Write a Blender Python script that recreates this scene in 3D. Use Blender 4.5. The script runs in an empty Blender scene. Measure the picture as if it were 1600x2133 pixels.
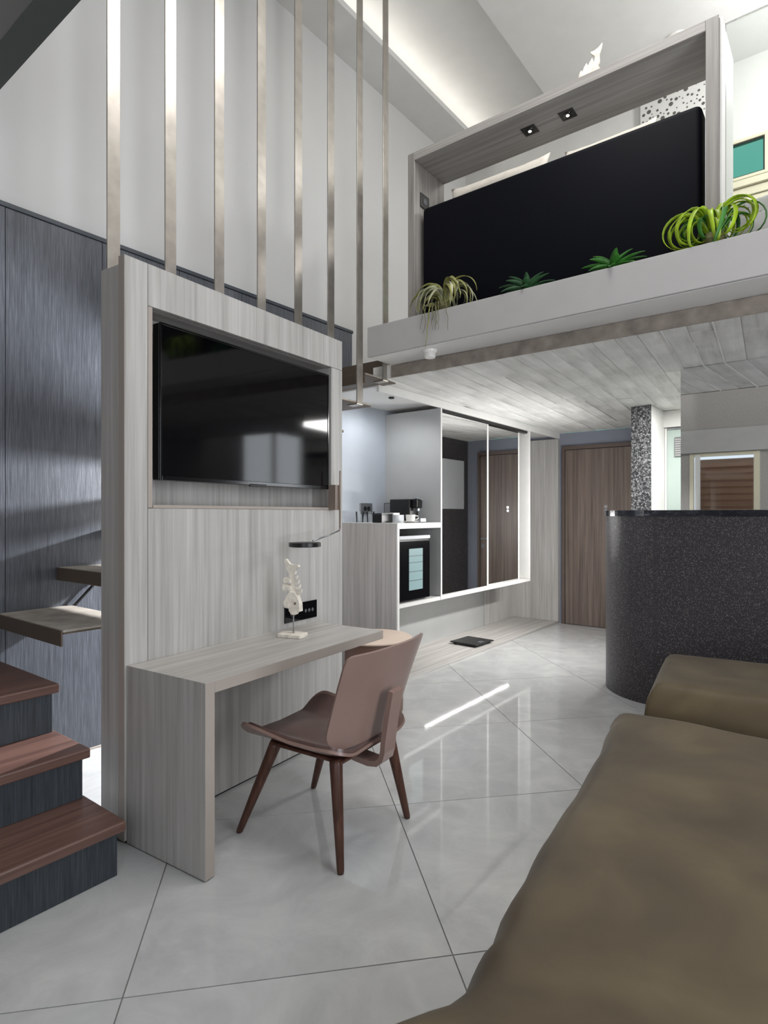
import bpy, bmesh, math, random
from mathutils import Vector, Matrix, noise
random.seed(7)
S = bpy.context.scene
COL = S.collection
R = math.radians

# ------------------------------------------------------------------ camera, world, lights, exposure
YAW = math.atan(962 / 1240.0)
cam_d = bpy.data.cameras.new('camera'); cam = bpy.data.objects.new('camera', cam_d); COL.objects.link(cam)
cam.location = (0, 0, 1.36); cam.rotation_euler = (R(90), 0, YAW)
cam_d.sensor_fit = 'HORIZONTAL'; cam_d.sensor_width = 36.0
cam_d.lens = 36.0 * 1240 / 1600.0
cam_d.shift_y = 4.5 / 1600.0
cam_d.clip_start = 0.05
S.camera = cam

w = bpy.data.worlds.new('sky'); S.world = w; w.use_nodes = True
bg = w.node_tree.nodes['Background']; bg.inputs[0].default_value = (0.80, 0.88, 1.0, 1); bg.inputs[1].default_value = 1.1

def area(name, loc, rot, sx, sy, power, col=(1, 1, 1), spread=180):
    l = bpy.data.lights.new(name, 'AREA'); l.shape = 'RECTANGLE'; l.size = sx; l.size_y = sy
    l.energy = power; l.color = col; l.spread = R(spread)
    o = bpy.data.objects.new(name, l); COL.objects.link(o); o.location = loc; o.rotation_euler = rot
    return o
# daylight entering by the assumed tall window in the right wall and an assumed glazed end behind the camera
area('assumed_side_daylight', (1.78, 1.70, 1.55), (0, R(90), 0), 2.3, 1.6, 52, (0.93, 0.96, 1.0))
area('assumed_rear_daylight', (0.75, -1.58, 1.5), (R(90), 0, 0), 1.3, 2.1, 26, (0.93, 0.96, 1.0))
# unseen fill lights without fixtures, added to brighten the double-height room and loft
area('room_ceiling_fill', (-0.9, 2.4, 5.28), (0, 0, 0), 1.0, 1.6, 54, (1.0, 0.985, 0.96))
def bulb(name, loc, power, rad, col=(1, 0.985, 0.96)):
    l = bpy.data.lights.new(name, 'POINT'); l.energy = power; l.shadow_soft_size = rad; l.color = col
    o = bpy.data.objects.new(name, l); COL.objects.link(o); o.location = loc; return o
bulb('room_fill', (0.75, 1.6, 4.1), 34, 0.45)  # unseen point fill added to lift the upper room and its ceiling
bulb('loft_fill', (0.1, 4.9, 4.7), 66, 0.18, (1, 0.995, 0.985))  # unseen point fill added to brighten the loft interior
# LED line hidden on top of the cove shelf
area('cove_led_line', (-3.25, 3.0, 5.36), (0, R(-140), 0), 0.05, 6.5, 10, (1.0, 0.95, 0.87))
# assumed lamp of the wash room behind the mirror, LED line under the wardrobe, assumed stair light, spot of the coffee nook
area('assumed_washroom_lamp', (-0.75, 5.35, 2.36), (0, 0, 0), 0.6, 0.9, 46, (1.0, 0.99, 0.97))  # assumed unseen lamp without fixture, its light also spills into the corridor
area('corridor_fill', (-1.575, 5.42, 1.30), (0, R(76), 0), 0.05, 0.7, 34, (1.0, 0.99, 0.97))  # unseen light added behind the counter to brighten the entrance corridor
area('wardrobe_led_line', (-3.05, 5.4, 0.592), (0, 0, 0), 0.025, 1.7, 2.6, (1.0, 0.99, 0.97))
def spot(name, loc, to, power, ang, rad=0.03, col=(1, 0.99, 0.97)):
    l = bpy.data.lights.new(name, 'SPOT'); l.energy = power; l.spot_size = R(ang); l.spot_blend = 0.6; l.shadow_soft_size = rad; l.color = col
    o = bpy.data.objects.new(name, l); COL.objects.link(o); o.location = loc
    o.rotation_euler = (Vector(to) - Vector(loc)).to_track_quat('-Z', 'Y').to_euler(); return o
spot('assumed_stair_light', (-2.90, 3.02, 1.64), (-3.25, 1.2, 1.05), 420, 130, 0.04, (0.97, 0.98, 1.0))  # assumed unseen spot behind the partition, no fixture, lights the slate cladding
spot('nook_downlight_light', (-3.015, 3.99, 2.325), (-3.2, 4.05, 1.3), 17, 160, 0.03, (0.95, 0.97, 1.0))

S.view_settings.view_transform = 'Standard'; S.view_settings.look = 'None'
S.view_settings.gamma = 1.0; S.view_settings.use_curve_mapping = False
S.view_settings.exposure = 0.16

# ------------------------------------------------------------------ materials
MATS = {}
def lin(c):
    return tuple(((v / 255.0 + 0.055) / 1.055) ** 2.4 if v > 10 else v / 255.0 / 12.92 for v in c) + (1,)
class NT:
    def __init__(s, name):
        s.m = bpy.data.materials.new(name); s.m.use_nodes = True; s.t = s.m.node_tree
        s.b = s.t.nodes['Principled BSDF']; MATS[name] = s.m
    def n(s, typ, **k):
        o = s.t.nodes.new(typ)
        for a, v in k.items():
            if a in o.inputs: o.inputs[a].default_value = v
            else: setattr(o, a, v)
        return o
    def l(s, a, ao, b, bi): s.t.links.new(a.outputs[ao], b.inputs[bi])
    def coords(s, scale=(1, 1, 1), rot=(0, 0, 0)):
        tc = s.n('ShaderNodeTexCoord'); mp = s.n('ShaderNodeMapping')
        mp.inputs['Scale'].default_value = scale; mp.inputs['Rotation'].default_value = rot
        s.l(tc, 'Object', mp, 'Vector'); return mp
    def ramp(s, stops):
        r = s.n('ShaderNodeValToRGB'); e = r.color_ramp.elements
        while len(e) < len(stops): e.new(0.5)
        for i, (p, c) in enumerate(stops): e[i].position = p; e[i].color = lin(c)
        return r
    def bump(s, src, out, strength, dist=0.01):
        b = s.n('ShaderNodeBump'); b.inputs['Strength'].default_value = strength; b.inputs['Distance'].default_value = dist
        s.l(src, out, b, 'Height'); s.l(b, 'Normal', s.b, 'Normal'); return b

def plain(name, c, rough=0.5, metal=0.0, spec=0.5, var=0.0, vscale=6.0, bump=0.0, coat=0.0, em=None):
    t = NT(name); t.b.inputs['Roughness'].default_value = rough; t.b.inputs['Metallic'].default_value = metal
    t.b.inputs['Specular IOR Level'].default_value = spec; t.b.inputs['Base Color'].default_value = lin(c)
    if coat: t.b.inputs['Coat Weight'].default_value = coat; t.b.inputs['Coat Roughness'].default_value = 0.1
    mp = t.coords(); no = t.n('ShaderNodeTexNoise', Scale=vscale, Detail=5.0); t.l(mp, 'Vector', no, 'Vector')
    v = max(var, 0.012)
    r = t.ramp([(0.3, tuple(max(0, x * (1 - v)) for x in c)), (0.7, tuple(min(255, x * (1 + v)) for x in c))])
    t.l(no, 'Fac', r, 'Fac'); t.l(r, 'Color', t.b, 'Base Color')
    if bump: t.bump(no, 'Fac', bump)
    if em: t.b.inputs['Emission Color'].default_value = lin(em[0]); t.b.inputs['Emission Strength'].default_value = em[1]
    return t.m

def wood(name, c1, c2, c3, axis='Z', scale=1.0, rough=0.42, strength=0.12, spec=0.4, per_obj=True):
    t = NT(name); lo, hi = 1.1 * scale, 40 * scale
    sc = {'Z': (hi, hi, lo), 'Y': (hi, lo, hi), 'X': (lo, hi, hi)}[axis]
    mp = t.coords(sc); src = mp
    if per_obj:
        oi = t.n('ShaderNodeObjectInfo'); ad = t.n('ShaderNodeVectorMath', operation='ADD')
        mu = t.n('ShaderNodeVectorMath', operation='SCALE'); mu.inputs['Scale'].default_value = 37.0
        cb = t.n('ShaderNodeCombineXYZ'); 
        for k in 'XYZ': t.l(oi, 'Random', cb, k)
        t.l(cb, 'Vector', mu, 0); t.l(mp, 'Vector', ad, 0); t.l(mu, 'Vector', ad, 1); src = ad
    n1 = t.n('ShaderNodeTexNoise', Scale=1.0, Detail=7.0, Roughness=0.62, Distortion=0.35); t.l(src, 'Vector', n1, 'Vector')
    n2 = t.n('ShaderNodeTexNoise', Scale=0.22, Detail=3.0, Roughness=0.55, Distortion=2.4); t.l(src, 'Vector', n2, 'Vector')
    mx = t.n('ShaderNodeMath', operation='MULTIPLY_ADD'); mx.inputs[1].default_value = 0.55
    m2 = t.n('ShaderNodeMath', operation='MULTIPLY'); m2.inputs[1].default_value = 0.45
    t.l(n2, 'Fac', m2, 0); t.l(n1, 'Fac', mx, 0); t.l(m2, 'Value', mx, 2)
    r = t.ramp([(0.36, c1), (0.5, c2), (0.64, c3)]); t.l(mx, 'Value', r, 'Fac'); t.l(r, 'Color', t.b, 'Base Color')
    t.b.inputs['Roughness'].default_value = rough; t.b.inputs['Specular IOR Level'].default_value = spec
    t.bump(n1, 'Fac', strength, 0.004); return t.m

WALL = plain('white_wall_paint', (206, 206, 206), 0.75, var=0.012, vscale=1.5)
CEILM = plain('ceiling_paint', (214, 214, 213), 0.8)
WHITE = plain('white_lacquer', (226, 225, 222), 0.35)
FASC = plain('warm_grey_paint', (176, 174, 173), 0.6)
GREYBLUE = plain('grey_blue_paint', (176, 182, 190), 0.7)
STEELBLUE = plain('slate_blue_paint', (136, 140, 153), 0.7)
GREYPAN = plain('grey_laminate', (168, 169, 168), 0.5)
LW = wood('light_elm_vertical', (158, 155, 152), (178, 176, 173), (194, 192, 190), 'Z')
LWY = wood('light_elm_lengthwise', (160, 156, 152), (180, 176, 172), (197, 194, 190), 'Y')
LWX = wood('light_elm_crosswise', (150, 146, 141), (172, 168, 164), (190, 186, 182), 'X')
GLW = wood('dimmed_elm_vertical', (124, 120, 116), (146, 142, 138), (164, 160, 156), 'Z')  # same elm darkened in colour for the weaker light on the loft frame
GLWX = wood('dimmed_elm_crosswise', (140, 136, 132), (160, 156, 152), (178, 174, 170), 'X')  # elm darkened likewise, kept lighter for the dim underside of the frame
EDGE = plain('taupe_edge_band', (168, 158, 150), 0.5)
BROWNW = wood('brown_oak_tread', (80, 58, 52), (104, 77, 69), (122, 93, 83), 'Y', 1.2, 0.36)
DOORW = wood('walnut_door', (84, 74, 69), (110, 97, 90), (130, 117, 108), 'Z', 0.9, 0.45)
DOORF = plain('walnut_door_frame', (96, 82, 76), 0.5)
CLAD = wood('dark_slate_veneer', (60, 63, 70), (80, 84, 92), (101, 105, 114), 'Z', 7.0, 0.34, 0.25, 0.5)
RISER = wood('charcoal_veneer_riser', (38, 43, 48), (54, 60, 66), (70, 77, 84), 'Z', 6.5, 0.5, 0.2)
CAP = plain('charcoal_trim', (62, 68, 76), 0.45)
STEEL = plain('champagne_steel', (172, 166, 158), 0.30, 0.75, var=0.05, vscale=14, bump=0.05)
TREADM = plain('stone_tread', (172, 165, 155), 0.6, var=0.12, vscale=9, bump=0.15)
APRON = plain('bronze_apron', (98, 86, 74), 0.5)
BLACK = plain('black_satin', (16, 16, 18), 0.35)
BLACKG = plain('black_gloss', (10, 10, 13), 0.12, spec=0.6)
DARKGREEN = plain('dark_green_steel', (74, 80, 76), 0.6)
NAVY = plain('navy_leatherette', (5, 7, 15), 0.6, spec=0.1, var=0.05)
CHAIRW = plain('taupe_brown_ply', (142, 117, 109), 0.32, var=0.03, vscale=4)
LEGW = wood('dark_walnut_leg', (60, 38, 30), (82, 52, 42), (98, 65, 54), 'Z', 1.5, 0.4)
LEATHER = plain('plum_brown_leather', (104, 84, 80), 0.28, var=0.08, vscale=10, bump=0.08)
TANT = plain('tan_table_top', (208, 188, 172), 0.45)
DRUM = plain('brown_drum', (116, 88, 76), 0.5)
FISHW = plain('whitewashed_driftwood', (226, 219, 207), 0.8, var=0.08, vscale=40, bump=0.3)
PORC = plain('porcelain', (240, 238, 234), 0.2)
GREYS = plain('grey_steel', (150, 152, 155), 0.3, 0.8)
SOCKG = plain('dark_grey_ring', (84, 86, 90), 0.4)
TAUPE = plain('taupe_lamp_metal', (140, 126, 116), 0.4, 0.3)
PAPER = plain('light_grey_card', (206, 208, 212), 0.6)
TROUGH = plain('red_brown_trough', (92, 62, 54), 0.7)
CREAM = plain('cream_window_frame', (214, 207, 184), 0.5)
LINEN = plain('linen_pillow', (222, 216, 206), 0.9, var=0.03, vscale=20)
WARMWALL = plain('bright_white_wall', (222, 222, 219), 0.8)
OLIVELEAF = plain('olive_leaf', (132, 132, 74), 0.55, var=0.22, vscale=16)
PALELEAF = plain('silver_leaf', (172, 174, 142), 0.6, var=0.12, vscale=14)
LIME = plain('lime_leaf', (140, 168, 32), 0.4, var=0.24, vscale=14)
DGREEN = plain('deep_green_leaf', (54, 92, 58), 0.45, var=0.2, vscale=14)
MGREEN = plain('fresh_green_leaf', (58, 116, 44), 0.45, var=0.22, vscale=14)
ROOTM = plain('root', (110, 108, 70), 0.7)
LOUVER = plain('brown_louver', (164, 128, 106), 0.6)
PLASTER = plain('grey_plaster', (164, 160, 156), 0.9, var=0.06, vscale=60, bump=0.3)
LAMPW = plain('lamp_glow', (255, 252, 245), 0.5, em=((255, 250, 240), 6.0))
FRIDGEI = plain('fridge_interior_glow', (128, 150, 152), 0.3, em=((150, 186, 190), 0.16))
SHELFG = plain('fridge_shelf', (96, 116, 120), 0.5)
HILL = plain('green_hillside', (96, 178, 152), 0.9, var=0.35, vscale=0.6)

def mk_concrete():
    t = NT('board_marked_concrete'); mp = t.coords((14, 1.1, 14), (0, 0, 0))
    oi = t.n('ShaderNodeObjectInfo'); cb = t.n('ShaderNodeCombineXYZ'); mu = t.n('ShaderNodeVectorMath', operation='SCALE')
    mu.inputs['Scale'].default_value = 51.0; ad = t.n('ShaderNodeVectorMath', operation='ADD')
    t.l(oi, 'Random', cb, 'X'); t.l(oi, 'Random', cb, 'Y'); t.l(cb, 'Vector', mu, 0); t.l(mp, 'Vector', ad, 0); t.l(mu, 'Vector', ad, 1)
    n1 = t.n('ShaderNodeTexNoise', Scale=1.0, Detail=8.0, Roughness=0.65, Distortion=0.4); t.l(ad, 'Vector', n1, 'Vector')
    mp2 = t.coords((1, 1, 1)); n2 = t.n('ShaderNodeTexNoise', Scale=2.2, Detail=6.0, Roughness=0.6); t.l(mp2, 'Vector', n2, 'Vector')
    a = t.n('ShaderNodeMath', operation='ADD'); t.l(n1, 'Fac', a, 0); t.l(n2, 'Fac', a, 1)
    b = t.n('ShaderNodeMath', operation='MULTIPLY_ADD'); b.inputs[1].default_value = 0.5
    c = t.n('ShaderNodeMath', operation='MULTIPLY_ADD'); c.inputs[1].default_value = 0.07; c.inputs[2].default_value = -0.035
    t.l(oi, 'Random', c, 0); t.l(a, 'Value', b, 0); t.l(c, 'Value', b, 2)
    r = t.ramp([(0.30, (166, 164, 160)), (0.44, (208, 207, 203)), (0.62, (234, 233, 230))]); t.l(b, 'Value', r, 'Fac'); t.l(r, 'Color', t.b, 'Base Color')
    t.b.inputs['Roughness'].default_value = 0.8; t.bump(n1, 'Fac', 0.5, 0.006); return t.m
CONC = mk_concrete()
CONCD = plain('rough_slab_edge', (138, 129, 120), 0.9, var=0.14, vscale=12, bump=0.6)

def mk_tile():
    t = NT('polished_grey_tile'); mp = t.coords()
    n1 = t.n('ShaderNodeTexNoise', Scale=3.2, Detail=9.0, Roughness=0.66, Distortion=1.2); t.l(mp, 'Vector', n1, 'Vector')
    r = t.ramp([(0.3, (180, 181, 181)), (0.5, (191, 192, 192)), (0.7, (202, 203, 202))]); t.l(n1, 'Fac', r, 'Fac'); t.l(r, 'Color', t.b, 'Base Color')
    n2 = t.n('ShaderNodeTexNoise', Scale=7.0, Detail=4.0); t.l(mp, 'Vector', n2, 'Vector')
    mr = t.n('ShaderNodeMapRange'); mr.inputs['To Min'].default_value = 0.02; mr.inputs['To Max'].default_value = 0.09
    t.l(n2, 'Fac', mr, 'Value'); t.l(mr, 'Result', t.b, 'Roughness'); t.b.inputs['Specular IOR Level'].default_value = 0.5; return t.m
TILE = mk_tile()
GROUT = plain('grout', (132, 131, 128), 0.9)

def mk_speckle(name, base, fleck, scale, thr, rough=0.45, big=0.0):
    t = NT(name); mp = t.coords(); v = t.n('ShaderNodeTexVoronoi', Scale=scale); v.feature = 'F1'; t.l(mp, 'Vector', v, 'Vector')
    sep = t.n('ShaderNodeSeparateColor'); t.l(v, 'Color', sep, 'Color')
    d = t.n('ShaderNodeMath', operation='LESS_THAN'); d.inputs[1].default_value = 0.34; t.l(v, 'Distance', d, 0)
    g = t.n('ShaderNodeMath', operation='GREATER_THAN'); g.inputs[1].default_value = thr; t.l(sep, 'Red', g, 0)
    mu = t.n('ShaderNodeMath', operation='MULTIPLY'); t.l(d, 'Value', mu, 0); t.l(g, 'Value', mu, 1)
    mm = t.n('ShaderNodeMath', operation='MULTIPLY'); t.l(mu, 'Value', mm, 0); t.l(sep, 'Green', mm, 1)
    mx = t.n('ShaderNodeMix', data_type='RGBA'); mx.inputs['A'].default_value = lin(base); mx.inputs['B'].default_value = lin(fleck)
    t.l(mm, 'Value', mx, 'Factor'); t.l(mx, 'Result', t.b, 'Base Color'); t.b.inputs['Roughness'].default_value = rough
    return t.m
STONE = mk_speckle('dark_speckled_stone', (50, 47, 51), (200, 194, 190), 250, 0.5, 0.42)
TERRAZ = mk_speckle('pale_terrazzo_fabric', (214, 210, 208), (70, 66, 66), 42, 0.6, 0.8)

def mk_flake():
    t = NT('flaked_grey_stone'); mp = t.coords((1, 1, 1)); n = t.n('ShaderNodeTexNoise', Scale=16.0, Detail=4.0); t.l(mp, 'Vector', n, 'Vector')
    ad = t.n('ShaderNodeMix', data_type='RGBA'); ad.inputs['Factor'].default_value = 0.06; t.l(mp, 'Vector', ad, 'A'); t.l(n, 'Color', ad, 'B')
    v = t.n('ShaderNodeTexVoronoi', Scale=62.0); v.feature = 'F1'; v.distance = 'CHEBYCHEV'; t.l(ad, 'Result', v, 'Vector')
    n3 = t.n('ShaderNodeTexNoise', Scale=75.0, Detail=5.0, Distortion=2.2); t.l(mp, 'Vector', n3, 'Vector')
    m = t.n('ShaderNodeMath', operation='MULTIPLY_ADD'); m.inputs[1].default_value = -0.6; t.l(v, 'Distance', m, 0); t.l(n3, 'Fac', m, 2)
    r = t.ramp([(0.14, (36, 37, 40)), (0.28, (88, 90, 92)), (0.44, (182, 183, 182))]); t.l(m, 'Value', r, 'Fac'); t.l(r, 'Color', t.b, 'Base Color')
    t.b.inputs['Roughness'].default_value = 0.5; return t.m
FLAKE = mk_flake()
def mk_granite():
    t = NT('black_granite'); mp = t.coords((3, 9, 9)); n = t.n('ShaderNodeTexNoise', Scale=3.0, Detail=6.0, Roughness=0.7, Distortion=1.5); t.l(mp, 'Vector', n, 'Vector')
    r = t.ramp([(0.5, (34, 36, 44)), (0.62, (60, 64, 74)), (0.72, (140, 146, 156))]); t.l(n, 'Fac', r, 'Fac'); t.l(r, 'Color', t.b, 'Base Color')
    t.b.inputs['Roughness'].default_value = 0.15; return t.m
GRANITE = mk_granite()
def mk_olive():
    t = NT('olive_velvet'); mp = t.coords(); n = t.n('ShaderNodeTexNoise', Scale=3.0, Detail=6.0, Distortion=0.6); t.l(mp, 'Vector', n, 'Vector')
    r = t.ramp([(0.3, (72, 61, 44)), (0.55, (89, 77, 56)), (0.75, (104, 91, 67))]); t.l(n, 'Fac', r, 'Fac'); t.l(r, 'Color', t.b, 'Base Color')
    t.b.inputs['Roughness'].default_value = 0.55; t.b.inputs['Specular IOR Level'].default_value = 0.3; t.b.inputs['Sheen Weight'].default_value = 0.08; t.b.inputs['Sheen Roughness'].default_value = 0.5
    n2 = t.n('ShaderNodeTexNoise', Scale=300.0, Detail=2.0); t.l(mp, 'Vector', n2, 'Vector'); t.bump(n2, 'Fac', 0.08, 0.002); return t.m
OLIVE = mk_olive()
def mk_mirror():
    t = NT('mirror_silver'); t.b.inputs['Metallic'].default_value = 1; t.b.inputs['Roughness'].default_value = 0.015
    t.b.inputs['Base Color'].default_value = (0.86, 0.87, 0.87, 1); return t.m
MIRROR = mk_mirror()
def mk_glass(name, tint, gl=0.10, rough=0.0):
    t = NT(name); out = t.t.nodes['Material Output']
    tr = t.n('ShaderNodeBsdfTransparent'); tr.inputs[0].default_value = tint
    g = t.n('ShaderNodeBsdfGlossy'); g.inputs['Roughness'].default_value = rough
    fr = t.n('ShaderNodeFresnel'); fr.inputs['IOR'].default_value = 1.45
    mx = t.n('ShaderNodeMixShader'); t.l(fr, 'Fac', mx, 0); t.l(tr, 'BSDF', mx, 1); t.l(g, 'BSDF', mx, 2); t.l(mx, 'Shader', out, 'Surface'); return t.m
GLASS = mk_glass('clear_glass', (0.95, 0.97, 0.96, 1))
TEAL = mk_glass('teal_window_glass', (0.34, 0.66, 0.56, 1))
TUMBLER = mk_glass('tumbler_glass', (0.985, 0.99, 0.99, 1))
FROST = plain('frosted_green_glass', (176, 190, 183), 0.25)
SCREEN = plain('tv_screen', (4, 4, 6), 0.06, spec=0.38)

# ------------------------------------------------------------------ mesh helpers
def link(name, me, mat, parent=None, smooth=False):
    o = bpy.data.objects.new(name, me); COL.objects.link(o)
    if mat and not me.materials: me.materials.append(mat)
    if parent: o.parent = parent
    if smooth:
        for p in me.polygons: p.use_smooth = True
    return o
def from_py(name, vs, fs, mat, parent=None, smooth=False):
    me = bpy.data.meshes.new(name); me.from_pydata([tuple(v) for v in vs], [], fs); me.update()
    return link(name, me, mat, parent, smooth)
def from_bm(name, bm, mat, parent=None, smooth=False):
    bmesh.ops.recalc_face_normals(bm, faces=bm.faces[:])
    me = bpy.data.meshes.new(name); bm.to_mesh(me); bm.free(); return link(name, me, mat, parent, smooth)
def add_box(bm, x0, x1, y0, y1, z0, z1):
    v = [bm.verts.new(p) for p in ((x0, y0, z0), (x1, y0, z0), (x1, y1, z0), (x0, y1, z0), (x0, y0, z1), (x1, y0, z1), (x1, y1, z1), (x0, y1, z1))]
    for f in ((3, 2, 1, 0), (4, 5, 6, 7), (0, 1, 5, 4), (1, 2, 6, 5), (2, 3, 7, 6), (3, 0, 4, 7)): bm.faces.new([v[i] for i in f])
def bev(bm, w, seg=2):
    if w: bmesh.ops.bevel(bm, geom=bm.edges[:], offset=w, segments=seg, profile=0.5, affect='EDGES', clamp_overlap=True)
def box(name, x0, x1, y0, y1, z0, z1, mat, parent=None, b=0.0015, seg=1):
    bm = bmesh.new(); add_box(bm, x0, x1, y0, y1, z0, z1); bev(bm, b, seg); return from_bm(name, bm, mat, parent)
def boxes(name, lst, mat, parent=None):
    bm = bmesh.new()
    for q in lst: add_box(bm, *q)
    return from_bm(name, bm, mat, parent)
def prism(name, poly, lo, hi, mat, parent=None, axis='z', b=0.0, seg=2, smooth=False):
    def P(a, c, h): return {'z': (a, c, h), 'x': (h, a, c), 'y': (a, h, c)}[axis]
    bm = bmesh.new(); n = len(poly)
    A = [bm.verts.new(P(p[0], p[1], lo)) for p in poly]; B = [bm.verts.new(P(p[0], p[1], hi)) for p in poly]
    bm.faces.new(A); bm.faces.new(B[::-1])
    for i in range(n): bm.faces.new((A[i], B[i], B[(i + 1) % n], A[(i + 1) % n]))
    bev(bm, b, seg); return from_bm(name, bm, mat, parent, smooth)
def lathe(name, prof, mat, parent=None, loc=(0, 0, 0), n=28, smooth=True):
    vs, fs = [], []
    for r, z in prof:
        for k in range(n):
            a = 2 * math.pi * k / n; vs.append((loc[0] + r * math.cos(a), loc[1] + r * math.sin(a), loc[2] + z))
    m = len(prof)
    for i in range(m - 1):
        for k in range(n): fs.append((i * n + k, i * n + (k + 1) % n, (i + 1) * n + (k + 1) % n, (i + 1) * n + k))
    fs.append(tuple(range(n))[::-1]); fs.append(tuple(range((m - 1) * n, m * n)))
    bm = bmesh.new(); me = bpy.data.meshes.new('tmp'); me.from_pydata(vs, [], fs); bm.from_mesh(me); bpy.data.meshes.remove(me)
    bmesh.ops.remove_doubles(bm, verts=bm.verts[:], dist=1e-6)
    o = from_bm(name, bm, mat, parent, smooth)
    if smooth: o.modifiers.new('edge', 'EDGE_SPLIT').split_angle = R(35)
    return o
def tube(name, pts, rad, mat, parent=None, n=8, smooth=True):
    pts = [Vector(p) for p in pts]; vs, fs = [], []
    rads = rad if isinstance(rad, (list, tuple)) else [rad] * len(pts)
    up = Vector((0.13, 0.21, 0.97))
    for i, p in enumerate(pts):
        t = (pts[min(i + 1, len(pts) - 1)] - pts[max(i - 1, 0)]).normalized()
        a = t.cross(up)
        if a.length < 0.05: a = t.cross(Vector((1, 0, 0)))
        a.normalize(); c = t.cross(a)
        for k in range(n):
            q = 2 * math.pi * k / n; vs.append(p + (a * math.cos(q) + c * math.sin(q)) * rads[i])
    for i in range(len(pts) - 1):
        for k in range(n): fs.append((i * n + k, i * n + (k + 1) % n, (i + 1) * n + (k + 1) % n, (i + 1) * n + k))
    fs.append(tuple(range(n))[::-1]); fs.append(tuple(range((len(pts) - 1) * n, len(pts) * n)))
    return from_py(name, vs, fs, mat, parent, smooth)
def ribbon(name, pts, widths, mat, parent=None, side=None, th=0.0015, fold=0.25):
    """curled leaf: a strip along pts, folded along its midrib, with thickness"""
    pts = [Vector(p) for p in pts]; vs, fs = [], []
    for i, p in enumerate(pts):
        t = (pts[min(i + 1, len(pts) - 1)] - pts[max(i - 1, 0)]).normalized()
        sd = Vector(side) - t * t.dot(Vector(side))
        if sd.length < 1e-3: sd = Vector((0, 0, 1))
        sd.normalize(); nn = t.cross(sd); wd = widths[i]
        vs += [p - sd * wd + nn * wd * fold, p, p + sd * wd + nn * wd * fold,
               p - sd * wd * .98 + nn * (wd * fold + th), p + nn * th * 1.6, p + sd * wd * .98 + nn * (wd * fold + th)]
    for i in range(len(pts) - 1):
        a, b = i * 6, (i + 1) * 6
        fs += [(a, a + 1, b + 1, b), (a + 1, a + 2, b + 2, b + 1), (a + 3, b + 3, b + 4, a + 4), (a + 4, b + 4, b + 5, a + 5), (a, b, b + 3, a + 3), (a + 2, a + 5, b + 5, b + 2)]
    return from_py(name, vs, fs, mat, parent, True)
def empty(name, loc=(0, 0, 0), rz=0.0):
    o = bpy.data.objects.new(name, None); COL.objects.link(o); o.location = loc; o.rotation_euler = (0, 0, rz)
    o.empty_display_size = 0.1; return o
def tag(o, label, cat, group=None, kind=None):
    o['label'] = label; o['category'] = cat
    if group: o['group'] = group
    if kind: o['kind'] = kind
    return o
def struct(o, label, cat): return tag(o, label, cat, kind='structure')
def clip(poly, rect):
    x0, x1, y0, y1 = rect
    for ax, lim, sg in ((0, x0, 1), (0, x1, -1), (1, y0, 1), (1, y1, -1)):
        out = []
        for i in range(len(poly)):
            a, b = poly[i], poly[(i + 1) % len(poly)]
            da, db = (a[ax] - lim) * sg, (b[ax] - lim) * sg
            if da >= 0: out.append(a)
            if (da > 0 and db < 0) or (da < 0 and db > 0):
                t = da / (da - db); out.append((a[0] + (b[0] - a[0]) * t, a[1] + (b[1] - a[1]) * t))
        poly = out
        if len(poly) < 3: return []
    return poly
def parea(p): return abs(sum(p[i][0] * p[(i + 1) % len(p)][1] - p[(i + 1) % len(p)][0] * p[i][1] for i in range(len(p)))) / 2

XW, XR, YB, YE = -3.46, 1.70, -1.50, 7.25      # left wall, right wall, rear wall, entrance wall
ZC, ZS = 5.31, 2.37                             # ceiling, slab soffit
AR = R(4.85)                                    # the partition stands a little askew

# ------------------------------------------------------------------ floor of diagonal tiles
fl = box('floor', XW, XR, YB, YE, -0.12, -0.004, GROUT, b=0)
struct(fl, 'polished light grey floor tiles laid diagonally', 'floor')
ang = R(137.551); e = (math.cos(ang), math.sin(ang)); g = (e[1], -e[0]); T = 0.9615
for i in range(-9, 12):
    for j in range(-9, 10):
        u0, v0 = 2.735 + i * T, 0.520 + j * T; k = 0.0022
        q = [(u0 + k, v0 + k), (u0 + T - k, v0 + k), (u0 + T - k, v0 + T - k), (u0 + k, v0 + T - k)]
        q = clip([(u * e[0] + v * g[0], u * e[1] + v * g[1]) for u, v in q], (XW + .002, XR - .002, YB + .002, YE - .002))
        if len(q) < 3 or parea(q) < 0.004: continue
        cx = sum(p[0] for p in q) / len(q); cy = sum(p[1] for p in q) / len(q)
        o = prism('tile', [(p[0] - cx, p[1] - cy) for p in q], -0.006, 0.0, TILE, fl); o.location = (cx, cy, 0)

# ------------------------------------------------------------------ left wall with slate cladding
wl = box('wall_left', XW - 0.12, XW, YB, YE + .1, -0.1, 5.9, WALL, b=0)
struct(wl, 'tall white painted wall above slate cladding', 'wall')
y = 1.235 - 0.51 * 5
while y < 3.7:
    y1 = min(y + 0.51, 3.75)
    box('cladding_panel', XW + .001, XW + 0.016, max(y, YB) + .0015, y1 - .0015, 0.012, 2.952, CLAD, wl, 0.001)
    y += 0.51
box('cladding_panel', XW + .001, XW + 0.016, 3.7515, 3.98, 2.60, 2.952, CLAD, wl, 0.001)
box('cladding_cap', XW + .001, XW + 0.024, YB, 3.988, 2.954, 2.978, CAP, wl)
box('skirting', XW + .001, XW + 0.02, YB, 3.75, 0.0, 0.012, EDGE, wl)
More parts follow.
